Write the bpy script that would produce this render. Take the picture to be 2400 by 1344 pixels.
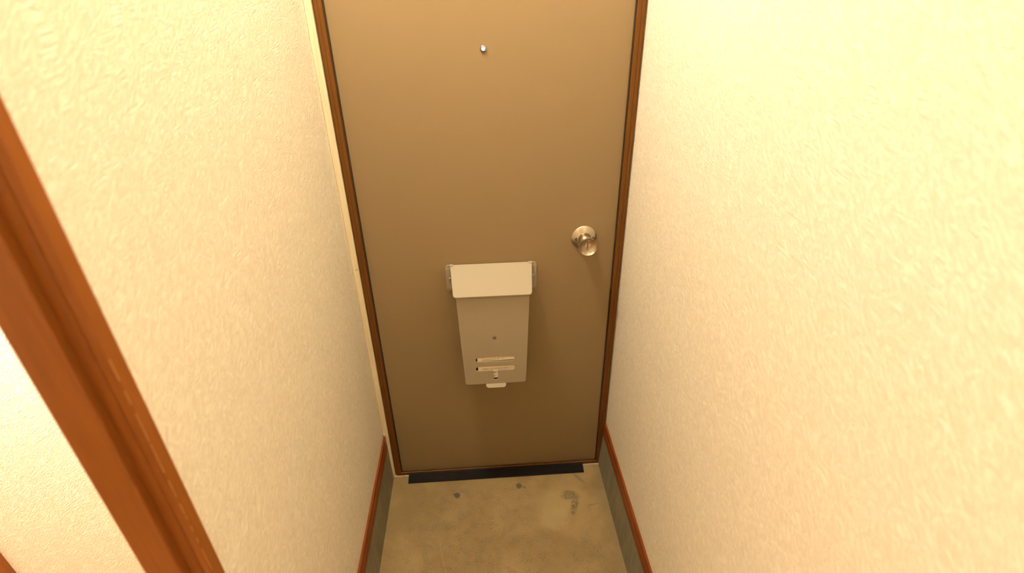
import bpy, bmesh, math, random
from mathutils import Vector, Matrix

for o in list(bpy.data.objects):
    bpy.data.objects.remove(o, do_unlink=True)
scene = bpy.context.scene
COL = scene.collection
random.seed(4)

# ------------------------------------------------------------------ camera
def rad(d): return math.radians(d)
PITCH, YAW, ROLL = rad(-29.717), rad(3.438), rad(-0.931)
CAM_POS = Vector((0.0, -1.35, 1.5421))
FPX = 1242.14                                   # focal length in pixels of a 2400 px wide frame
fwd = Vector((math.sin(YAW)*math.cos(PITCH), math.cos(YAW)*math.cos(PITCH), math.sin(PITCH)))
rgt = Vector((math.cos(YAW), -math.sin(YAW), 0))
upv = rgt.cross(fwd)
r2 = rgt*math.cos(ROLL) + upv*math.sin(ROLL)
u2 = -rgt*math.sin(ROLL) + upv*math.cos(ROLL)
cam_data = bpy.data.cameras.new('camera')
cam = bpy.data.objects.new('camera', cam_data)
COL.objects.link(cam)
cam.matrix_world = Matrix(((r2.x, u2.x, -fwd.x, CAM_POS.x), (r2.y, u2.y, -fwd.y, CAM_POS.y),
                           (r2.z, u2.z, -fwd.z, CAM_POS.z), (0, 0, 0, 1)))
cam_data.sensor_width = 36.0
cam_data.lens = FPX/2400*36.0
cam_data.clip_start = 0.02
cam_data.dof.use_dof = True
cam_data.dof.focus_distance = 1.45
cam_data.dof.aperture_fstop = 2.9
scene.camera = cam

# ------------------------------------------------------------------ world, exposure
world = bpy.data.worlds.new('world')
scene.world = world
world.use_nodes = True
world.node_tree.nodes['Background'].inputs[0].default_value = (0.9, 0.95, 1.0, 1)
world.node_tree.nodes['Background'].inputs[1].default_value = 0.3
scene.view_settings.view_transform = 'Standard'
scene.view_settings.look = 'None'
scene.view_settings.gamma = 1.0
scene.view_settings.use_curve_mapping = False
scene.view_settings.exposure = 0.0
try:
    scene.cycles.use_denoising = True
    scene.cycles.use_light_tree = False
    scene.cycles.max_bounces = 6
    scene.cycles.diffuse_bounces = 6
    scene.cycles.glossy_bounces = 3
    scene.cycles.adaptive_threshold = 0.03
    scene.cycles.sample_clamp_indirect = 6.0
except Exception:
    pass

# lamps of the place and an added hall fill: position of the globe, radius, radiance, colour
ENTRY_LAMP = dict(pos=(-0.25, -0.30, 2.36), r=0.07, L=345.0, col=(1.0, 0.885, 0.70))
HALL_FILL = dict(pos=(0.02, -2.00, 2.26), r=0.085, L=4.0, col=(1.0, 0.87, 0.60))  # weak unseen lamp, added behind the camera for general fill
CLOSET_LAMP = dict(pos=(-0.98, -0.73, 1.66), r=0.085, L=330.0, col=(1.0, 0.88, 0.72))

# ------------------------------------------------------------------ measures (metres; door frame front = y 0, floor = z 0)
WL, WR = -0.3686, 0.4041            # wallpapered wall planes
SKL, SKR = -0.3575, 0.3890         # concrete upstand faces
FLO, FLI, FRI, FRO = -0.3504, -0.3302, 0.3812, 0.4020   # door frame, outer and inner edges
LEAF_Y = 0.012
CEIL = 2.48
STEP_Y, STEP_Z = -0.98, 0.15
BACK_Y = -2.9
JAMB_Y = -0.9235                    # reveal of the side opening
OPEN_END = -1.74
OPEN_TOP = 2.0
WTL = -0.4345                        # far face of the left partition

# ------------------------------------------------------------------ node helpers
class NT:
    def __init__(self, name):
        self.m = bpy.data.materials.new(name)
        self.m.use_nodes = True
        self.t = self.m.node_tree
        self.b = self.t.nodes['Principled BSDF']
        self.out = self.t.nodes['Material Output']
    def n(self, typ, **kw):
        nd = self.t.nodes.new(typ)
        for k, v in kw.items():
            setattr(nd, k, v)
        return nd
    def put(self, sock, v):
        if hasattr(v, 'is_linked') or isinstance(v, bpy.types.NodeSocket):
            self.t.links.new(v, sock)
        elif v is not None:
            if isinstance(v, (tuple, list)) and len(v) == 3 and sock.type == 'RGBA':
                v = (*v, 1)
            sock.default_value = v
    def math(self, op, a, b=None, c=None, clamp=False):
        nd = self.n('ShaderNodeMath', operation=op, use_clamp=clamp)
        for i, v in enumerate((a, b, c)):
            if v is not None:
                self.put(nd.inputs[i], v)
        return nd.outputs[0]
    def pos(self):
        if not hasattr(self, '_pos'):
            g = self.n('ShaderNodeNewGeometry')
            s = self.n('ShaderNodeSeparateXYZ')
            self.t.links.new(g.outputs['Position'], s.inputs[0])
            self._pos = (g.outputs['Position'], s.outputs[0], s.outputs[1], s.outputs[2])
        return self._pos
    def comb(self, x, y, z=0.0):
        nd = self.n('ShaderNodeCombineXYZ')
        for i, v in enumerate((x, y, z)):
            self.put(nd.inputs[i], v)
        return nd.outputs[0]
    def noise(self, vec, scale, detail=3.0, rough=0.5, dist=0.0, dims='3D'):
        nd = self.n('ShaderNodeTexNoise', noise_dimensions=dims)
        if vec is not None: self.put(nd.inputs['Vector'], vec)
        nd.inputs['Scale'].default_value = scale
        nd.inputs['Detail'].default_value = detail
        nd.inputs['Roughness'].default_value = rough
        nd.inputs['Distortion'].default_value = dist
        return nd.outputs[0]
    def mapr(self, v, a, b, c=0.0, d=1.0, smooth=True):
        nd = self.n('ShaderNodeMapRange', interpolation_type='SMOOTHSTEP' if smooth else 'LINEAR')
        self.put(nd.inputs[0], v)
        for i, q in enumerate((a, b, c, d)):
            self.put(nd.inputs[i+1], q)
        return nd.outputs[0]
    def mix(self, f, a, b, blend='MIX'):
        nd = self.n('ShaderNodeMix', data_type='RGBA', blend_type=blend)
        self.put(nd.inputs[0], f)
        self.put(nd.inputs[6], a)
        self.put(nd.inputs[7], b)
        return nd.outputs[2]
    def bump(self, h, strength, dist):
        nd = self.n('ShaderNodeBump')
        nd.inputs['Strength'].default_value = strength
        nd.inputs['Distance'].default_value = dist
        self.put(nd.inputs['Height'], h)
        self.put(self.b.inputs['Normal'], nd.outputs[0])
    def set(self, col=None, rough=None, metal=None, spec=None):
        if col is not None: self.put(self.b.inputs['Base Color'], col)
        if rough is not None: self.put(self.b.inputs['Roughness'], rough)
        if metal is not None: self.put(self.b.inputs['Metallic'], metal)
        if spec is not None: self.put(self.b.inputs['Specular IOR Level'], spec)
        return self.m

# ------------------------------------------------------------------ materials
def mat_wallpaper():
    t = NT('wallpaper')
    P, x, y, z = t.pos()
    y = t.math('ADD', x, y)
    uv = t.comb(y, z, 0.0)
    # patches combed in different directions: most run diagonally, some lie flat
    patch = t.math('FLOOR', t.math('MULTIPLY', t.noise(uv, 24.0, 0.0, dims='2D'), 13.0))
    f1 = t.math('FRACT', t.math('MULTIPLY', patch, 0.618))
    flat = t.math('GREATER_THAN', f1, 0.74)
    ang = t.math('ADD', t.math('MULTIPLY', f1, 0.75), t.math('MULTIPLY_ADD', flat, -1.05, 0.50))
    rot = t.n('ShaderNodeVectorRotate', rotation_type='Z_AXIS')
    t.put(rot.inputs['Vector'], t.comb(y, z, 0.0))
    t.put(rot.inputs['Angle'], t.math('MULTIPLY', ang, -1.0))
    mp = t.n('ShaderNodeMapping')
    mp.inputs['Scale'].default_value = (38.0, 430.0, 1.0)
    t.t.links.new(rot.outputs[0], mp.inputs[0])
    strokes = t.noise(mp.outputs[0], 1.0, 0.0, 0.5, dims='2D')
    strokes = t.mapr(strokes, 0.36, 0.66, smooth=False)
    amt = t.math('MULTIPLY_ADD', t.math('FRACT', t.math('MULTIPLY', patch, 0.37)), 0.65, 0.35)
    grain = t.noise(uv, 520.0, 0.0, 0.6, dims='2D')
    h = t.math('ADD', t.math('MULTIPLY', t.math('MULTIPLY', strokes, amt), 0.8), t.math('MULTIPLY', grain, 0.5))
    col = t.mix(t.mapr(h, 0.15, 0.95), (0.73, 0.67, 0.545), (0.89, 0.835, 0.71))
    t.bump(h, 0.65, 0.0011)
    return t.set(col, 0.62, spec=0.25)

def mat_plain(name, col, rough=0.5, metal=0.0, spec=0.5, nscale=None, namp=0.08, bump=None):
    t = NT(name)
    if nscale:
        P = t.pos()[0]
        n = t.noise(P, nscale, 4.0, 0.6)
        c = t.mix(n, tuple(v*(1-namp) for v in col), tuple(min(1, v*(1+namp)) for v in col))
        t.set(c, rough, metal, spec)
        if bump: t.bump(n, bump[0], bump[1])
    else:
        t.set(col, rough, metal, spec)
    return t.m

def mat_wood(name, dark, light, axis, rough=0.4, fine=1.0, spec=0.22):
    t = NT(name)
    P, x, y, z = t.pos()
    sc = {'x': (6, 130, 130), 'y': (130, 6, 130), 'z': (130, 130, 6)}[axis]
    mp = t.n('ShaderNodeMapping')
    mp.inputs['Scale'].default_value = tuple(s*fine for s in sc)
    t.t.links.new(P, mp.inputs[0])
    g = t.noise(mp.outputs[0], 1.0, 5.0, 0.65, 0.4)
    g2 = t.noise(P, 7.0, 2.0)
    f = t.math('ADD', t.math('MULTIPLY', g, 0.8), t.math('MULTIPLY', g2, 0.4), clamp=True)
    t.bump(g, 0.12, 0.0006)
    return t.set(t.mix(t.mapr(f, 0.3, 0.85), dark, light), rough, spec=spec)

def mat_floor():
    t = NT('bare_concrete')
    P, x, y, z = t.pos()
    wobs = {10.0: t.noise(P, 10.0, 2.0, 0.6), 40.0: t.noise(P, 40.0, 2.0, 0.6), 120.0: t.noise(P, 120.0, 2.0, 0.6)}
    def ell(cx, cy, rx, ry, ang=0.0, soft=0.35, wob=0.0, wscale=40.0):
        c, s = math.cos(ang), math.sin(ang)
        dx = t.math('SUBTRACT', x, cx); dy = t.math('SUBTRACT', y, cy)
        u = t.math('DIVIDE', t.math('ADD', t.math('MULTIPLY', dx, c), t.math('MULTIPLY', dy, s)), rx)
        v = t.math('DIVIDE', t.math('SUBTRACT', t.math('MULTIPLY', dy, c), t.math('MULTIPLY', dx, s)), ry)
        d = t.math('SQRT', t.math('ADD', t.math('MULTIPLY', u, u), t.math('MULTIPLY', v, v)))
        if wob:
            d = t.math('ADD', d, t.math('MULTIPLY', t.math('SUBTRACT', wobs[min(wobs, key=lambda q: abs(q-wscale))], 0.5), wob))
        return t.mapr(d, 1.0+soft, 1.0-soft)
    big = t.noise(P, 5.0, 5.0, 0.6, 0.3)
    mid = t.noise(P, 22.0, 5.0, 0.65)
    fine = t.noise(P, 260.0, 3.0, 0.7)
    col = t.mix(t.mapr(big, 0.40, 0.60), (0.255, 0.172, 0.070), (0.345, 0.240, 0.105))
    col = t.mix(t.math('MULTIPLY', t.mapr(mid, 0.35, 0.7), 0.45), col, (0.265, 0.188, 0.088))
    # pitted worn middle with dark grains
    worn = ell(-0.06, -0.27, 0.26, 0.30, 0.0, 0.5, 0.9, 9.0)
    worn2 = ell(0.30, -0.36, 0.10, 0.08, 0.0, 0.6, 0.9, 12.0)
    worn = t.math('MAXIMUM', worn, worn2)
    pit = t.noise(P, 330.0, 2.0, 0.55)
    clus = t.mapr(t.noise(P, 30.0, 2.0), 0.38, 0.66, 0.0, 0.10)
    pits = t.mapr(t.math('ADD', pit, clus), 0.625, 0.68)
    sparse = t.mapr(t.noise(P, 150.0, 1.0), 0.735, 0.76)
    dots = t.math('MAXIMUM', t.math('MULTIPLY', pits, worn), t.math('MULTIPLY', sparse, 0.8))
    col = t.mix(t.math('MULTIPLY', worn, 0.30), col, (0.235, 0.165, 0.075))
    light = t.mapr(t.noise(P, 300.0, 1.0), 0.70, 0.75)
    col = t.mix(t.math('MULTIPLY', t.math('MULTIPLY', light, worn), 0.5), col, (0.46, 0.38, 0.26))
    col = t.mix(t.math('MULTIPLY', dots, 0.75), col, (0.10, 0.085, 0.06))
    # yellowish worn patch, trowel arc, two dark drops, scuffed patch, tool mark, hairline
    col = t.mix(t.math('MULTIPLY', ell(0.225, -0.15, 0.075, 0.055, 0.2, 0.45, 0.9, 25.0), 0.65), col, (0.41, 0.305, 0.14))
    col = t.mix(t.math('MULTIPLY', ell(0.195, -0.215, 0.045, 0.04, 0.2, 0.45, 0.9, 30.0), 0.55), col, (0.41, 0.31, 0.15))
    col = t.mix(t.math('MULTIPLY', ell(-0.128, -0.098, 0.0095, 0.012, 0.4, 0.35, 0.9, 120.0), 0.95), col, (0.07, 0.065, 0.05))
    col = t.mix(t.math('MULTIPLY', ell(-0.138, -0.094, 0.006, 0.003, -0.4, 0.4, 0.8, 160.0), 0.8), col, (0.07, 0.065, 0.05))
    col = t.mix(t.math('MULTIPLY', ell(0.090, -0.075, 0.0105, 0.012, 0.0, 0.4, 0.6, 90.0), 0.9), col, (0.085, 0.065, 0.04))
    col = t.mix(t.math('MULTIPLY', ell(0.108, -0.082, 0.004, 0.006, 0.3, 0.4, 0.7, 150.0), 0.7), col, (0.12, 0.10, 0.07))
    scuff = t.math('MAXIMUM', ell(0.263, -0.128, 0.030, 0.020, -0.2, 0.35, 0.9, 60.0),
                   ell(0.272, -0.170, 0.012, 0.040, -0.35, 0.35, 0.8, 60.0))
    scratch = t.math('ABSOLUTE', t.math('SUBTRACT', t.noise(P, 210.0, 2.0, 0.6, 1.6), 0.5))
    col = t.mix(t.math('MULTIPLY', t.math('MULTIPLY', scuff, t.mapr(scratch, 0.085, 0.02)), 1.0), col, (0.07, 0.052, 0.034))
    col = t.mix(t.math('MULTIPLY', ell(0.3065, -0.059, 0.030, 0.0065, -0.92, 0.35), 0.6), col, (0.17, 0.135, 0.085))
    col = t.mix(t.math('MULTIPLY', ell(0.335, -0.172, 0.018, 0.0035, 0.2, 0.5, 1.6, 70.0), 0.5), col, (0.14, 0.11, 0.08))
    col = t.mix(t.math('MULTIPLY', ell(-0.168, -0.325, 0.0009, 0.075, 0.22, 0.4, 0.4, 60.0), 0.28), col, (0.46, 0.37, 0.23))
    # grime line against the two upstands
    edge = t.mapr(t.math('ADD', x, t.math('MULTIPLY', t.noise(P, 26.0, 3.0), 0.05)), 0.365, 0.415)
    col = t.mix(t.math('MULTIPLY', edge, 0.45), col, (0.18, 0.14, 0.085))
    h = t.math('SUBTRACT', t.math('ADD', t.math('MULTIPLY', fine, 0.3), t.math('MULTIPLY', mid, 0.5)), dots)
    t.bump(h, 0.25, 0.0012)
    return t.set(col, 0.7, spec=0.3)

def mat_upstand():
    t = NT('trowelled_mortar')
    P, x, y, z = t.pos()
    mp = t.n('ShaderNodeMapping')
    mp.inputs['Scale'].default_value = (20, 20, 5)
    t.t.links.new(P, mp.inputs[0])
    a = t.noise(mp.outputs[0], 1.6, 5.0, 0.6)
    b = t.noise(P, 45.0, 4.0, 0.6)
    col = t.mix(t.mapr(a, 0.3, 0.7), (0.175, 0.158, 0.106), (0.23, 0.208, 0.142))
    col = t.mix(t.math('MULTIPLY', t.mapr(b, 0.55, 0.75), 0.35), col, (0.265, 0.235, 0.165))
    t.bump(b, 0.15, 0.001)
    return t.set(col, 0.65, spec=0.3)

def mat_metal_brushed():
    t = NT('brushed_steel')
    t.set((0.64, 0.55, 0.43), 0.24, 1.0)
    t.b.inputs['Anisotropic'].default_value = 0.75
    tg = t.n('ShaderNodeTangent', direction_type='RADIAL', axis='Z')
    t.t.links.new(tg.outputs[0], t.b.inputs['Tangent'])
    return t.m

def mat_emit(name, col, L):
    t = NT(name)
    t.set(col, 0.4)
    t.b.inputs['Emission Color'].default_value = (*col, 1)
    t.b.inputs['Emission Strength'].default_value = L
    return t.m

def mat_timber():
    t = NT('bare_timber')
    P, x, y, z = t.pos()
    mp = t.n('ShaderNodeMapping')
    mp.inputs['Scale'].default_value = (160, 160, 5)
    t.t.links.new(P, mp.inputs[0])
    g = t.noise(mp.outputs[0], 1.0, 4.0, 0.6, 0.5)
    col = t.mix(t.mapr(g, 0.3, 0.7), (0.72, 0.61, 0.40), (0.83, 0.73, 0.52))
    # one knot
    dx = t.math('DIVIDE', t.math('SUBTRACT', x, -0.3565), 0.007)
    dz = t.math('DIVIDE', t.math('SUBTRACT', z, 0.849), 0.005)
    d = t.math('ADD', t.math('SQRT', t.math('ADD', t.math('MULTIPLY', dx, dx), t.math('MULTIPLY', dz, dz))),
               t.math('MULTIPLY', t.noise(P, 300.0, 2.0), 0.9))
    col = t.mix(t.math('MULTIPLY', t.mapr(d, 1.5, 0.7), 0.45), col, (0.36, 0.25, 0.12))
    t.bump(g, 0.2, 0.0006)
    return t.set(col, 0.6, spec=0.3)

M = {}
M['wallpaper'] = mat_wallpaper()
M['floor'] = mat_floor()
M['upstand'] = mat_upstand()
M['ceiling'] = mat_plain('ceiling_board', (0.80, 0.77, 0.70), 0.8, nscale=60, namp=0.03)
M['leaf'] = mat_plain('door_paint', (0.262, 0.184, 0.095), 0.42, spec=0.35, nscale=420, namp=0.012, bump=(0.03, 0.0004))
M['frame'] = mat_wood('bronze_frame', (0.118, 0.044, 0.008), (0.142, 0.055, 0.011), 'z', 0.45, 0.4, 0.1)
M['rail'] = mat_wood('varnished_rail', (0.15, 0.033, 0.005), (0.20, 0.05, 0.008), 'y', 0.4, 1.0, 0.12)
M['casing'] = mat_wood('varnished_casing', (0.20, 0.060, 0.009), (0.265, 0.085, 0.014), 'z', 0.32)
M['timber'] = mat_timber()
M['worn'] = mat_plain('worn_highlight_wood', (0.33, 0.135, 0.03), 0.45, nscale=120, namp=0.3)  # lighter tone: worn paint plus the corner highlight put into the colour
M['caulk'] = mat_plain('old_sealant', (0.62, 0.54, 0.40), 0.7, nscale=90, namp=0.2)
M['rubber'] = mat_plain('black_rubber', (0.011, 0.009, 0.007), 0.5, spec=0.10, nscale=70, namp=0.25)
M['gasket'] = mat_plain('dark_gasket', (0.045, 0.030, 0.017), 1.0, spec=0.0)
M['box'] = mat_plain('cream_enamel', (0.355, 0.30, 0.213), 0.55, spec=0.15, nscale=300, namp=0.01)
M['steel'] = mat_metal_brushed()
M['screw'] = mat_plain('screw_steel', (0.62, 0.52, 0.42), 0.3, 1.0)
M['screw_ring'] = mat_plain('dark_ring', (0.16, 0.10, 0.055), 0.6)  # dark brown ring around the panel screw
M['dark'] = mat_plain('dark_recess', (0.015, 0.012, 0.01), 0.6)
M['paper'] = mat_plain('slip_paper', (0.90, 0.82, 0.64), 0.8, nscale=80, namp=0.03)
M['ink'] = mat_plain('print_ink', (0.16, 0.12, 0.07), 0.7)
M['pencil'] = mat_plain('pencil_line', (0.40, 0.32, 0.20), 0.8)
M['lens'] = mat_emit('daylit_lens', (0.95, 0.97, 1.0), 2.2)
M['chrome'] = mat_plain('chrome', (0.42, 0.40, 0.40), 0.2, 1.0)
M['boards'] = mat_wood('hall_boards', (0.30, 0.15, 0.06), (0.42, 0.23, 0.10), 'x', 0.4)
M['lampmetal'] = mat_plain('white_lamp_metal', (0.75, 0.73, 0.68), 0.4)

# ------------------------------------------------------------------ mesh helpers
def link(name, me, mat, parent=None, loc=None, smooth=False):
    if mat is not None and not me.materials:
        me.materials.append(mat)
    o = bpy.data.objects.new(name, me)
    COL.objects.link(o)
    if parent is not None:
        o.parent = parent
    if loc is not None:
        o.location = loc
    if smooth:
        for p in me.polygons:
            p.use_smooth = True
    return o

def from_bm(name, bm, mat, parent=None, loc=None, smooth=False, org=(0, 0, 0)):
    bmesh.ops.translate(bm, vec=-Vector(org), verts=bm.verts)
    bmesh.ops.recalc_face_normals(bm, faces=bm.faces)
    me = bpy.data.meshes.new(name)
    bm.to_mesh(me); bm.free()
    return link(name, me, mat, parent, loc, smooth)

def add_box(bm, x0, x1, y0, y1, z0, z1):
    g = bmesh.ops.create_cube(bm, size=1.0)
    vs = g['verts']
    for v in vs:
        v.co = Vector(((x0+x1)/2 + v.co.x*(x1-x0), (y0+y1)/2 + v.co.y*(y1-y0), (z0+z1)/2 + v.co.z*(z1-z0)))
    return vs

def bevel_all(bm, w, seg=2, ang=0.5):
    es = [e for e in bm.edges if len(e.link_faces) == 2 and e.calc_face_angle(0) > ang]
    bmesh.ops.bevel(bm, geom=es, offset=w, segments=seg, affect='EDGES', profile=0.5)

def box(name, d, mat, parent=None, bev=0.0, seg=2, org=(0, 0, 0), loc=None):
    bm = bmesh.new()
    add_box(bm, *d)
    if bev: bevel_all(bm, bev, seg)
    return from_bm(name, bm, mat, parent, loc, org=org)

def add_prism(bm, prof, axis, a, b):
    """prof: closed polygon of the two other coordinates (in x,y,z order), extruded along axis from a to b"""
    def mk(p, t):
        return {'x': (t, p[0], p[1]), 'y': (p[0], t, p[1]), 'z': (p[0], p[1], t)}[axis]
    va = [bm.verts.new(mk(p, a)) for p in prof]
    vb = [bm.verts.new(mk(p, b)) for p in prof]
    n = len(prof)
    bm.faces.new(va[::-1]); bm.faces.new(vb)
    for i in range(n):
        j = (i+1) % n
        bm.faces.new((va[i], va[j], vb[j], vb[i]))

def prism(name, prof, axis, a, b, mat, parent=None, bev=0.0, seg=2, org=(0, 0, 0)):
    bm = bmesh.new()
    add_prism(bm, prof, axis, a, b)
    if bev:
        bmesh.ops.recalc_face_normals(bm, faces=bm.faces)
        bevel_all(bm, bev, seg)
    return from_bm(name, bm, mat, parent, org=org)

def lathe_bm(prof, seg=48):
    """prof: (radius, height) along local +z; closed at ends where radius is 0"""
    bm = bmesh.new()
    rings = []
    for r, h in prof:
        if r < 1e-6:
            rings.append([bm.verts.new((0, 0, h))])
        else:
            rings.append([bm.verts.new((r*math.cos(2*math.pi*k/seg), r*math.sin(2*math.pi*k/seg), h)) for k in range(seg)])
    for A, B in zip(rings[:-1], rings[1:]):
        for k in range(seg):
            l = (k+1) % seg
            if len(A) == 1 and len(B) == 1: continue
            if len(A) == 1: bm.faces.new((A[0], B[k], B[l]))
            elif len(B) == 1: bm.faces.new((A[k], A[l], B[0]))
            else: bm.faces.new((A[k], A[l], B[l], B[k]))
    return bm

OUT_OF_DOOR = Matrix.Rotation(math.pi/2, 4, 'X')      # local +z -> world -y

def lathe(name, prof, mat, parent=None, loc=(0, 0, 0), seg=48, rot=None, sharp=0.6):
    bm = lathe_bm(prof, seg)
    bmesh.ops.recalc_face_normals(bm, faces=bm.faces)
    me = bpy.data.meshes.new(name)
    for f in bm.faces: f.smooth = True
    for e in bm.edges:
        if len(e.link_faces) == 2 and e.calc_face_angle(0) > sharp:
            e.smooth = False
    bm.to_mesh(me); bm.free()
    o = link(name, me, mat, parent)
    m = Matrix.Translation(loc)
    if rot is not None: m = m @ rot
    o.matrix_local = m
    return o

def thing(name, loc, label, cat, group=None, kind=None):
    o = bpy.data.objects.new(name, None)
    o.empty_display_size = 0.05
    COL.objects.link(o)
    o.location = loc
    return tag(o, label, cat, group, kind)

def tag(o, label, cat, group=None, kind=None):
    o['label'] = label
    o['category'] = cat
    if group: o['group'] = group
    if kind: o['kind'] = kind
    return o

def struct(o, label, cat):
    return tag(o, label, cat, kind='structure')

def rounded(pts, radii, n=6):
    """round the corners of a polygon (list of 2D points)"""
    out = []
    N = len(pts)
    for i, (p, r) in enumerate(zip(pts, radii)):
        p = Vector(p)
        if r <= 0:
            out.append(tuple(p)); continue
        a = (Vector(pts[i-1]) - p).normalized(); b = (Vector(pts[(i+1) % N]) - p).normalized()
        half = a.angle(b)/2
        d = r/math.tan(half)
        c = p + (a+b).normalized()*(r/math.sin(half))
        s = p + a*d - c; e = p + b*d - c
        a0 = math.atan2(s.y, s.x); a1 = math.atan2(e.y, e.x)
        da = (a1-a0+math.pi) % (2*math.pi) - math.pi
        for k in range(n+1):
            t = a0 + da*k/n
            out.append((c.x+r*math.cos(t), c.y+r*math.sin(t)))
    return out

def slot_pts(x0, x1, z0, z1, n=8):
    r = (z1-z0)/2
    return rounded([(x0, z0), (x1, z0), (x1, z1), (x0, z1)], [r*0.999]*4, n)

def plate(name, outer, holes, thick, mat, parent, mat4, bev=0.0003):
    """flat plate with real holes: filled 2D curve turned into a mesh; mat4 maps curve xy -> world"""
    cu = bpy.data.curves.new(name, 'CURVE')
    cu.dimensions = '2D'; cu.fill_mode = 'BOTH'
    cu.extrude = thick/2; cu.bevel_depth = bev; cu.bevel_resolution = 2
    for pts in [outer]+holes:
        sp = cu.splines.new('POLY')
        sp.points.add(len(pts)-1)
        for q, p in zip(sp.points, pts): q.co = (p[0], p[1], 0, 1)
        sp.use_cyclic_u = True
    ob = bpy.data.objects.new('tmp', cu)
    COL.objects.link(ob)
    me = bpy.data.meshes.new_from_object(ob.evaluated_get(bpy.context.evaluated_depsgraph_get()))
    bpy.data.objects.remove(ob, do_unlink=True)
    me.name = name
    me.materials.clear()
    o = link(name, me, mat, parent)
    o.matrix_local = mat4
    return o

def text_mesh(name, body, size, mat, parent, mat4, align='LEFT', shear=0.0, space=1.0):
    cu = bpy.data.curves.new(name, 'FONT')
    cu.body = body; cu.size = size; cu.align_x = align; cu.shear = shear; cu.space_character = space
    cu.resolution_u = 2
    cu.extrude = 0.00002
    ob = bpy.data.objects.new('tmp', cu)
    COL.objects.link(ob)
    me = bpy.data.meshes.new_from_object(ob.evaluated_get(bpy.context.evaluated_depsgraph_get()))
    bpy.data.objects.remove(ob, do_unlink=True)
    me.name = name
    me.materials.clear()
    o = link(name, me, mat, parent)
    o.matrix_local = mat4
    return o

# ------------------------------------------------------------------ the shell
bm = bmesh.new()
add_box(bm, WL-0.02, WR+0.02, STEP_Y-0.02, 0.06, -0.06, 0.0)
struct(from_bm('floor', bm, M['floor']), 'stained bare concrete floor in front of the door', 'floor')
bm = bmesh.new()
add_box(bm, -1.76, WR+0.02, BACK_Y, STEP_Y, 0.0, STEP_Z)
struct(from_bm('floor', bm, M['boards']), 'raised wooden hall floor behind the entrance', 'floor')
struct(box('ceiling', (-1.76, WR+0.06, BACK_Y-0.06, 0.12, CEIL, CEIL+0.06), M['ceiling']), 'plain pale ceiling over the entrance', 'ceiling')
struct(box('wall_right', (WR, WR+0.06, BACK_Y, 0.12, -0.06, CEIL), M['wallpaper']), 'cream textured wallpaper wall on the knob side of the door', 'wall')
bm = bmesh.new()
add_box(bm, WTL, WL, -0.908, 0.02, -0.06, CEIL)
add_box(bm, WTL, WL, OPEN_END-0.02, -0.908, OPEN_TOP+0.02, CEIL)
add_box(bm, WTL, WL, BACK_Y, OPEN_END-0.02, 0.0, CEIL)
struct(from_bm('wall_left', bm, M['wallpaper']), 'cream textured wallpaper wall on the hinge side of the door', 'wall')
bm = bmesh.new()
add_box(bm, WTL, FLO-0.008, 0.02, 0.12, -0.06, CEIL)
add_box(bm, FRO-0.002, WR+0.001, 0.008, 0.12, -0.06, CEIL)
add_box(bm, FLO-0.008, FRO-0.004, 0.02, 0.12, 2.02, CEIL)
struct(from_bm('wall_front', bm, M['wallpaper']), 'narrow wall around the entrance door frame', 'wall')
struct(box('wall_back', (-1.76, WR+0.06, BACK_Y-0.06, BACK_Y, 0.0, CEIL), M['wallpaper']), 'hall wall behind the viewer', 'wall')
SIDE_X, SIDE_Y = -1.70, -0.50
bm = bmesh.new()
add_box(bm, SIDE_X-0.06, SIDE_X, BACK_Y, SIDE_Y, 0.0, CEIL)
add_box(bm, SIDE_X-0.06, WTL, SIDE_Y, SIDE_Y+0.05, 0.0, CEIL)
struct(from_bm('wall_side', bm, M['wallpaper']), 'brightly lit wallpaper wall seen past the wooden door casing', 'wall')
struct(box('floor', (SIDE_X, WTL, STEP_Y, SIDE_Y, 0.0, STEP_Z), M['boards']), 'wooden floor of the side room beyond the casing', 'floor')

# concrete upstands under the wood rails
bm = bmesh.new()
add_prism(bm, [(WL-0.002, -0.01), (SKL+0.001, -0.01), (SKL, 0.01), (-0.3607, 0.1485), (WL-0.002, 0.1485)], 'y', STEP_Y, 0.004)
struct(from_bm('baseboard_left', bm, M['upstand']), 'grey mortar upstand below the left wood rail', 'baseboard')
bm = bmesh.new()
add_prism(bm, [(WR+0.002, -0.01), (SKR-0.001, -0.01), (SKR, 0.01), (0.3970, 0.1475), (WR+0.002, 0.1475)], 'y', STEP_Y, 0.008)
struct(from_bm('baseboard_right', bm, M['upstand']), 'grey mortar upstand below the right wood rail', 'baseboard')
# varnished rails with a moulded front
def rail(name, wall, s, top, front, low, y1, label):
    e = front
    p = [(wall - s*0.004, top), (e - s*0.0012, top), (e - s*0.0002, top-0.0010), (e, top-0.0030), (e, top-0.0200), (e - s*0.0012, top-0.0215), (e - s*0.0010, top-0.0235),
         (e + s*0.0006, top-0.0255), (e + s*0.0014, top-0.0290), (e + s*0.0018, low+0.0015), (e + s*0.0008, low), (wall - s*0.004, low)]
    o = prism(name, p, 'y', STEP_Y, y1, M['rail'])
    return struct(o, label, 'wood rail')
rail('trim_1', WL, 1, 0.2020, -0.3621, 0.1480, -0.0040, 'red-brown varnished wood rail along the left wall')
rail('trim_2', WR, -1, 0.2005, 0.3976, 0.1470, -0.0030, 'red-brown varnished wood rail along the right wall')

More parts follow.
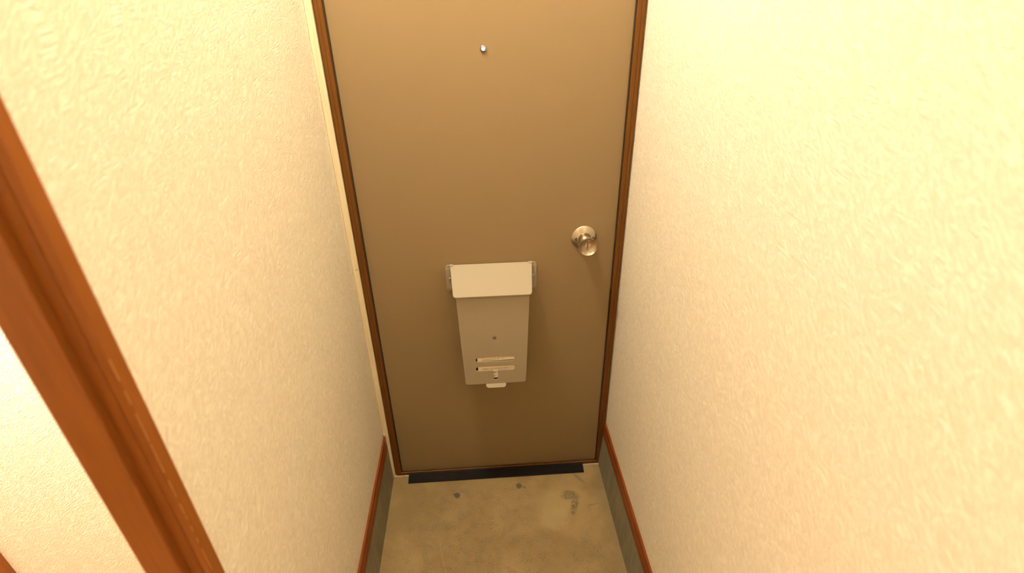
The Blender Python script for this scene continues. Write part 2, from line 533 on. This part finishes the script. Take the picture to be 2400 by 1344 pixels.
# bare timber batten between frame and left wall
tb = prism('trim_3', [(-0.3680, -0.002), (FLO-0.0008, -0.0035), (FLO-0.0008, 0.03), (-0.3680, 0.03)], 'z', 0.0, 2.02, M['timber'], bev=0.0008)
struct(tb, 'pale bare timber batten left of the door frame', 'trim')
bm = bmesh.new()
bmesh.ops.create_icosphere(bm, subdivisions=2, radius=1.0)
for v in bm.verts:
    k = 1+0.25*math.sin(7*v.co.x+3*v.co.z)*math.cos(5*v.co.y)
    v.co = Vector((-0.3635+0.0042*v.co.x*k, -0.0035+0.0032*v.co.y*k, 0.2125+0.0085*v.co.z*k))
lump = from_bm('sealant_lump', bm, M['caulk'], tb, smooth=True)
prism('sealant_bead', [(-0.3615, -0.0052), (-0.3580, -0.0048), (-0.3580, -0.002), (-0.3620, -0.002)], 'z', 0.146, 0.206, M['caulk'], tb, bev=0.0015)
prism('sealant_bead', [(-0.3600, -0.0045), (FLO-0.001, -0.0042), (FLO-0.001, -0.002), (-0.3600, -0.002)], 'z', 0.001, 0.150, M['timber'], tb, bev=0.001)

# ------------------------------------------------------------------ door frame
fr = struct(thing('trim_4', (0.025, 0, 0), 'brown metal frame around the entrance door', 'door frame'), 'brown metal frame around the entrance door', 'door frame')
FO = (0.025, 0, 0)
def jamb_prof(xo, xi, s):
    w = abs(xi-xo)
    X = lambda t: xo + s*t*w
    return [(X(0), 0.06), (X(0), 0.0045), (X(0.13), 0.0030), (X(0.17), 0.0), (X(0.53), 0.0), (X(0.545), 0.0012), (X(0.575), 0.0012), (X(0.59), 0.0),
            (X(0.97), 0.0), (X(1.0), 0.0008), (X(1.0), 0.06)]
prism('jamb', jamb_prof(FLO, FLI, 1), 'z', 0.004, 2.01, M['frame'], fr, org=FO)
prism('jamb', jamb_prof(FRO, FRI, -1), 'z', 0.004, 2.01, M['frame'], fr, org=FO)
box('head', (FLO, FRO, 0.0, 0.06, 1.99, 2.02), M['frame'], fr, 0.001, org=FO)
prism('sill', [(0.0, 0.004), (0.0, 0.0162), (0.0010, 0.0172), (0.0035, 0.0180), (0.0045, 0.0165), (0.0045, 0.0080), (0.06, 0.0080), (0.06, 0.004)], 'x', FLI-0.002, FRI+0.002, M['frame'], fr, org=FO)
for xa, xb in ((FLI-0.001, FLI+0.0035), (FRI-0.0035, FRI+0.001)):
    box('gasket', (xa, xb, 0.0085, 0.03, 0.0085, 1.99), M['gasket'], fr, 0.001, org=FO)
bm = bmesh.new()
n = 60
for k in range(n):
    xa = FLO-0.004 + (FRO-0.001-FLO+0.004)*k/n; xb = FLO-0.004 + (FRO-0.001-FLO+0.004)*(k+1)/n
    d = 0.0022 + 0.0016*random.random()
    add_box(bm, xa, xb, -d, 0.012, -0.002, 0.0042+0.0004*random.random())
from_bm('sealant_line', bm, M['caulk'], fr, org=FO)

# ------------------------------------------------------------------ door leaf with knob and peephole
DO = (0.025, 0, 0)
dr = struct(thing('door_1', DO, 'taupe painted steel entrance door', 'door'), 'taupe painted steel entrance door with round knob and peephole', 'door')
bm = bmesh.new()
add_box(bm, FLI+0.002, FRI-0.002, LEAF_Y, 0.05, 0.0095, 1.985)
bevel_all(bm, 0.0022, 3)
from_bm('leaf', bm, M['leaf'], dr, org=DO)

KX, KZ = 0.2893-DO[0], 0.9128
kn = lathe('door_knob', [(0, 0.012), (0.0195, 0.012), (0.0182, 0.020), (0.0180, 0.030), (0.0188, 0.040), (0.0210, 0.050), (0.0240, 0.058), (0.0258, 0.0620),
                         (0.0262, 0.0630), (0.0259, 0.0638), (0.0252, 0.0638), (0.0225, 0.0600), (0.017, 0.0560), (0.0110, 0.0540), (0.0098, 0.0538), (0.0098, 0.0515), (0, 0.0515)],
           M['steel'], dr, (KX, LEAF_Y, KZ), 64, OUT_OF_DOOR)
kn['label'] = 'brushed steel round door knob with thumb turn'
lathe('rosette', [(0.0, 0.0), (0.0362, 0.0), (0.0362, 0.0016), (0.0350, 0.0030), (0.0205, 0.0122), (0.0190, 0.0130), (0.0, 0.0130)], M['steel'], kn, (0, 0, 0), 64)
lathe('turn_button', [(0, 0.050), (0.0090, 0.050), (0.0090, 0.0560), (0.0086, 0.0566), (0, 0.0570)], M['steel'], kn, (0, 0, 0), 40)
bm = bmesh.new()
add_box(bm, -0.0014, 0.0014, -0.0125, 0.0125, 0.054, 0.0675)
bevel_all(bm, 0.0009, 3)
from_bm('turn_blade', bm, M['steel'], kn)
for sx in (-0.0228, 0.0238):
    s = lathe('screw_hole', [(0, 0.004), (0.0044, 0.004), (0.0044, 0.0113), (0.0040, 0.0116), (0, 0.0116)], M['dark'], kn, (sx, 0.0, 0.0), 24)
    lathe('screw', [(0, 0.008), (0.0018, 0.008), (0.0018, 0.0117), (0.0012, 0.0120), (0, 0.0121)], M['screw'], kn, (sx, -0.0004, 0.0), 16)

pe = lathe('peephole', [(0.0, 0.0), (0.0078, 0.0), (0.0078, 0.0016), (0.0070, 0.0030), (0.0056, 0.0034), (0.0046, 0.0026), (0.0040, 0.0018), (0, 0.0018)],
           M['chrome'], dr, (0.0231-DO[0], LEAF_Y, 1.4112), 40, OUT_OF_DOOR, sharp=0.9)
pe['label'] = 'small chrome peephole with daylight in its lens'
lathe('inner_ring', [(0.0043, 0.0019), (0.0055, 0.0031), (0.0052, 0.0036), (0.0043, 0.0024)], M['dark'], pe, (0, 0, 0), 32)
lathe('lens', [(0.0, 0.0017), (0.0044, 0.0017), (0.0042, 0.0028), (0.0026, 0.0038), (0, 0.0042)], M['lens'], pe, (0, 0, 0), 32, sharp=3.0)

# ------------------------------------------------------------------ mailbox
BX = 0.0222
BO = (BX, LEAF_Y, 0.47)
mb = thing('mailbox', BO, 'cream metal mail catch box with sloped lid on the door', 'mailbox')
def L(*v): return Vector(v) - Vector(BO)
FY = -0.078
FRONT = Matrix.Translation(L(BX, FY, 0)) @ Matrix.Rotation(math.pi/2, 4, 'X')     # curve (x, z) -> world x, z ; curve normal -> -y
TOPH, BOTH, ZT, ZB = 0.1022, 0.0922, 0.7900, 0.4752
outer = rounded([(-BOTH, ZB), (BOTH, ZB), (TOPH, ZT), (-TOPH, ZT)], [0.0085, 0.0085, 0, 0])
h1 = slot_pts(-0.0367-BX, 0.0820-BX, 0.5588, 0.5752)
h2 = rounded([(-0.0372-BX, 0.5245), (0.0142-BX, 0.5245), (0.0142-BX, 0.4890), (0.0300-BX, 0.4890), (0.0300-BX, 0.5245), (0.0820-BX, 0.5245), (0.0820-BX, 0.5415), (-0.0372-BX, 0.5415)],
             [0.0084, 0.001, 0.0077, 0.0077, 0.001, 0.0084, 0.0084, 0.0084], 8)
plate('front_panel', outer, [h1, h2], 0.0010, M['box'], mb, FRONT, 0.0007)
bm = bmesh.new()
def trap(bm, x0, x1, y0, y1, z0, z1, f0, f1):
    """box whose x is scaled by f0 at z0 and f1 at z1 about BX"""
    vs = add_box(bm, x0, x1, y0, y1, z0, z1)
    for v in vs:
        k = f0 if abs(v.co.z-z0) < 1e-6 else f1
        v.co.x = BX + (v.co.x)*k
T = TOPH
f0 = BOTH/TOPH
trap(bm, -T, -T+0.0014, FY+0.0006, LEAF_Y, ZB+0.004, ZT, f0, 1)
trap(bm, T-0.0014, T, FY+0.0006, LEAF_Y, ZB+0.004, ZT, f0, 1)
trap(bm, -T, T, FY+0.0006, LEAF_Y, ZB+0.004, ZB+0.0055, f0, f0)
trap(bm, -T, T, LEAF_Y-0.0014, LEAF_Y, ZB+0.004, ZT+0.045, f0, 1)
from_bm('body', bm, M['box'], mb, org=BO)
# sloped lid
ly0, lz0, ly1, lz1 = 0.0080, 0.8425, -0.0845, 0.7905
dirv = Vector((0, ly1-ly0, lz1-lz0)); LL = dirv.length; dirv.normalize()
nrm = Vector((1, 0, 0)).cross(dirv)
if nrm.z < 0: nrm = -nrm
ax_x = Vector((1, 0, 0)); ax_y = -dirv; ax_z = ax_x.cross(ax_y)
org = L(BX, ly0, lz0)
LIDM = Matrix(((ax_x.x, ax_y.x, ax_z.x, org.x), (ax_x.y, ax_y.y, ax_z.y, org.y), (ax_x.z, ax_y.z, ax_z.z, org.z), (0, 0, 0, 1)))
lo = rounded([(-0.1080, -LL), (0.1080, -LL), (0.1160, 0.0), (-0.1160, 0.0)], [0.0075, 0.0075, 0.0015, 0.0015])
lid = plate('lid', lo, [], 0.0026, M['box'], mb, LIDM, 0.0020)
# brackets with screws
for s in (-1, 1):
    xo = BX + s*0.1318; xi = BX + s*0.1090
    bm = bmesh.new()
    pr = rounded([(xi, 0.7585), (xo, 0.7585), (xo, 0.8445), (xi, 0.8445)], [0.0005, 0.0085, 0.0085, 0.0005])
    add_prism(bm, pr, 'y', 0.0085, LEAF_Y)
    pr = rounded([(xi, 0.7670), (xo-s*0.0012, 0.7670), (xo-s*0.0012, 0.8340), (xi, 0.8340)], [0.0003, 0.0006, 0.0006, 0.0003])
    add_prism(bm, pr, 'y', 0.0072, 0.0086)
    bmesh.ops.recalc_face_normals(bm, faces=bm.faces)
    add_box(bm, min(xi, xi+s*0.009), max(xi, xi+s*0.009), 0.002, LEAF_Y, 0.8436, 0.8456)
    br = from_bm('bracket', bm, M['box'], mb, org=BO)
    lathe('screw', [(0, 0), (0.0030, 0), (0.0028, 0.0012), (0.0017, 0.0024), (0, 0.0027)], M['screw'], br, L(BX+s*0.1212, 0.0074, 0.8020), 20, OUT_OF_DOOR)
# panel screw with slanted slot
ps = lathe('screw', [(0, -0.0006), (0.0042, -0.0006), (0.0042, 0.0006), (0.0038, 0.0009), (0, 0.0010)], M['screw'], mb, L(0.0224, FY-0.0008, 0.6455), 28, OUT_OF_DOOR)
for an in (0.9, 0.9+math.pi/2):
    bm = bmesh.new()
    add_box(bm, -0.0026, 0.0026, -0.0005, 0.0005, 0.0009, 0.00112)
    bmesh.ops.rotate(bm, verts=bm.verts, cent=(0, 0, 0), matrix=Matrix.Rotation(an, 3, 'Z'))
    from_bm('slot', bm, M['dark'], ps)
lathe('countersink', [(0.0040, 0.0002), (0.0060, 0.0002), (0.0058, 0.0006), (0.0040, 0.0006)], M['screw_ring'], ps, (0, 0, 0), 28)
# rivets on the side
for s in (-1, 1):
    for zz in (0.745, 0.535):
        k = f0 + (1-f0)*(zz-ZB)/(ZT-ZB)
        rv = lathe('rivet', [(0, 0), (0.0032, 0), (0.0028, 0.0010), (0, 0.0016)], M['screw'], mb, L(BX+s*T*k, FY+0.012, zz), 16,
                   Matrix.Rotation(s*math.pi/2, 4, 'Y'))
# pull tab under the front
tp = rounded([(-0.0303, -0.0155), (0.0303, -0.0155), (0.0300, 0.0), (-0.0300, 0.0)], [0.008, 0.008, 0.0005, 0.0005])
tab = plate('pull_tab', tp, [], 0.0012, M['box'], mb, Matrix.Translation(L(BX+0.0003, FY+0.002, 0.4755)) @ Matrix.Rotation(rad(38), 4, 'X'), 0.0005)

# ------------------------------------------------------------------ paper slips seen through the slots
def slip(name, x0, x1, zl, zr, zt0, zt1, y, tilt, label):
    bm = bmesh.new()
    n = 16
    A, B, C, D = [], [], [], []
    for k in range(n+1):
        t = k/n
        xx = x0 + (x1-x0)*t
        bend = 0.0006*math.sin(t*math.pi)
        zb = zl + (zr-zl)*t; zt = zt0 + (zt1-zt0)*t
        A.append(bm.verts.new((xx, y+bend, zb))); B.append(bm.verts.new((xx, y+bend+tilt, zt)))
        C.append(bm.verts.new((xx, y+bend+0.00025, zb))); D.append(bm.verts.new((xx, y+bend+tilt+0.00025, zt)))
    for k in range(n):
        bm.faces.new((A[k], A[k+1], B[k+1], B[k])); bm.faces.new((C[k], D[k], D[k+1], C[k+1]))
        bm.faces.new((B[k], B[k+1], D[k+1], D[k])); bm.faces.new((A[k], C[k], C[k+1], A[k+1]))
    bm.faces.new((A[0], B[0], D[0], C[0])); bm.faces.new((A[-1], C[-1], D[-1], B[-1]))
    og = ((x0+x1)/2, y, zl)
    o = from_bm(name, bm, M['paper'], org=og)
    o.location = og
    tag(o, label, 'paper')
    return o, Vector(og)
PY = FY+0.0018
up, uo = slip('paper_slip', -0.0312, 0.0860, 0.5585, 0.5615, 0.640, 0.643, PY, 0.0, 'handwritten paper slip showing in the upper mailbox slot')
lw, lo_ = slip('paper_slip', -0.0304, 0.0850, 0.4938, 0.4945, 0.5375, 0.5475, PY+0.0008, 0.0, 'printed notice paper showing in the lower T-shaped mailbox slot')
FACE = Matrix.Rotation(math.pi/2, 4, 'X')
def on_paper(org, x, z, ang=0.0, y=PY-0.0001):
    return Matrix.Translation(Vector((x, y, z))-org) @ FACE @ Matrix.Rotation(ang, 4, 'Z')
SL = 0.024
text_mesh('print', '＜連絡先＞旭川市水道局お客様センター', 0.00555, M['ink'], lw, on_paper(lo_, -0.0205, 0.5272, SL, PY+0.0003), space=1.0)
text_mesh('print', '66-', 0.0098, M['ink'], lw, on_paper(lo_, 0.0152, 0.5118, SL, PY+0.0006))
text_mesh('handwriting', 'お客様番号', 0.0030, M['ink'], up, on_paper(uo, -0.0235, 0.5708, SL))
text_mesh('handwriting', '13005013-8', 0.0100, M['pencil'], up, on_paper(uo, -0.0205, 0.5605, 0.05), shear=0.35, space=1.12)
def ruled(org, x, z0, z1, parent, y):
    bm = bmesh.new()
    add_box(bm, x-0.00018, x+0.00018, y-0.00012, y, z0, z1)
    from_bm('ruled_line', bm, M['pencil'], parent, org=org)
for xx in (-0.0250, 0.0440, 0.0478):
    ruled(uo, xx, 0.5605, 0.5765, up, PY)
def dashes(org, parent, y, z, x0, n, w, h):
    bm = bmesh.new()
    xx = x0
    for k in range(n):
        ww = w*random.uniform(0.5, 1.2)
        add_box(bm, xx, xx+ww, y-0.0001, y, z, z+h*random.uniform(0.6, 1.2))
        xx += ww*1.35
    o = from_bm('print', bm, M['ink'], parent, org=org)
    o['kind'] = 'stuff'
dashes(lo_, lw, PY+0.0008, 0.5035, 0.0140, 7, 0.0016, 0.0020)
dashes(lo_, lw, PY+0.0008, 0.4985, 0.0140, 3, 0.0017, 0.0022)
dashes(uo, up, PY, 0.5742, 0.0520, 5, 0.0025, 0.0022)

# ------------------------------------------------------------------ black rubber strip along the sill
bm = bmesh.new()
prof = [(-0.0002, 0.0), (-0.0002, 0.0145), (-0.0020, 0.0143)]
y, z = -0.0020, 0.0138
for k in range(4):
    prof += [(y-0.0012, z-0.0002), (y-0.0040, z-0.0008), (y-0.0046, z-0.0022), (y-0.0056, z-0.0022)]
    y -= 0.0062; z -= 0.0020
prof += [(-0.0335, 0.0052), (-0.0348, 0.0035), (-0.0350, 0.0)]
prof = [p for i, p in enumerate(prof) if i == 0 or p[0] <= prof[i-1][0]+1e-9]
add_prism(bm, prof, 'x', -0.3022, 0.3290)
o = from_bm('threshold_strip', bm, M['rubber'], org=(0.0134, -0.016, 0))
o.location = (0.0134, -0.016, 0)
tag(o, 'black ridged rubber strip lying along the foot of the door', 'threshold strip')

# ------------------------------------------------------------------ wooden casing of the side opening
cs = struct(thing('trim_5', (WL, JAMB_Y, STEP_Z), 'x', 'door casing'), 'orange-brown varnished wood casing in the left foreground', 'door casing')
CO = (WL, JAMB_Y, STEP_Z)
prism('casing', [(WL-0.002, -0.9050), (-0.3584, -0.9050), (-0.3566, -0.9066), (-0.3566, JAMB_Y-0.0005), (-0.3582, JAMB_Y-0.0025), (-0.3650, JAMB_Y-0.0025), (WL-0.002, JAMB_Y)],
      'z', STEP_Z, OPEN_TOP+0.03, M['casing'], cs, 0.0006, 1, org=CO)
prism('jamb', [(WL+0.006, -0.907), (WL+0.006, JAMB_Y), (WTL-0.002, JAMB_Y), (WTL-0.002, -0.907)], 'z', STEP_Z, OPEN_TOP, M['casing'], cs, 0.001, 1, org=CO)
STX, STE = -0.3850, -0.4275
prism('door_stop', [(STX, JAMB_Y+0.001), (STX, JAMB_Y-0.0100), (STX-0.0015, JAMB_Y-0.0120), (STE+0.0035, JAMB_Y-0.0120), (STE, JAMB_Y-0.0095), (STE, JAMB_Y+0.001)],
      'z', STEP_Z, OPEN_TOP, M['casing'], cs, org=CO)
box('head', (WTL-0.006, WL+0.010, OPEN_END, JAMB_Y, OPEN_TOP, OPEN_TOP+0.025), M['casing'], cs, org=CO)
box('jamb', (WTL-0.006, WL+0.010, OPEN_END-0.02, OPEN_END, STEP_Z, OPEN_TOP+0.025), M['casing'], cs, org=CO)
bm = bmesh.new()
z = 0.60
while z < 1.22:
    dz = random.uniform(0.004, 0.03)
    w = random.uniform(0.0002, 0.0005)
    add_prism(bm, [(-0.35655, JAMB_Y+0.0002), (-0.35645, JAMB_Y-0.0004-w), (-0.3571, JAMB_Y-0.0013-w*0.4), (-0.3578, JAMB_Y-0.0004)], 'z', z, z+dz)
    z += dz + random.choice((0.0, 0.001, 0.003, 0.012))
we = from_bm('worn_highlight', bm, M['worn'], cs, org=CO)  # thin lighter strip: worn paint and a painted edge highlight together
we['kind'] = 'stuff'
# a post on the far wall of the side room
struct(prism('trim_6', [(-1.160, SIDE_Y+0.002), (-1.160, SIDE_Y-0.012), (-1.162, SIDE_Y-0.014), (-1.248, SIDE_Y-0.014), (-1.250, SIDE_Y-0.012), (-1.250, SIDE_Y+0.002)], 'z', STEP_Z, CEIL, M['casing']),
       'brown wood post at the lower left corner beyond the casing', 'post')

# ------------------------------------------------------------------ lamps
def globe(parent, d, base):
    """the lit globe: a spherical lamp of radius r whose surface has radiance L"""
    l = bpy.data.lights.new('globe', 'POINT')
    l.shadow_soft_size = d['r']
    l.color = d['col']
    l.energy = d['L']*4*math.pi**2*d['r']**2
    o = bpy.data.objects.new('globe', l)
    COL.objects.link(o)
    o.parent = parent
    o.location = Vector(d['pos'])-Vector(base)
def ceiling_lamp(d, label):
    base = (d['pos'][0], d['pos'][1], CEIL)
    lt = thing('ceiling_lamp', base, label, 'lamp')
    drop = CEIL-d['pos'][2]-d['r']
    lathe('rose', [(0, 0), (0.05, 0), (0.05, -0.02), (0.015, -0.03), (0.015, -drop-0.006), (0.03, -drop-0.012), (0, -drop-0.012)], M['lampmetal'], lt, (0, 0, 0), 32)
    globe(lt, d, base)
ceiling_lamp(ENTRY_LAMP, 'globe ceiling lamp over the entrance floor, above the picture')
ceiling_lamp(HALL_FILL, 'added fill lamp in the hall behind the viewer, unseen')
ceiling_lamp(CLOSET_LAMP, 'globe ceiling lamp of the side room beyond the casing')
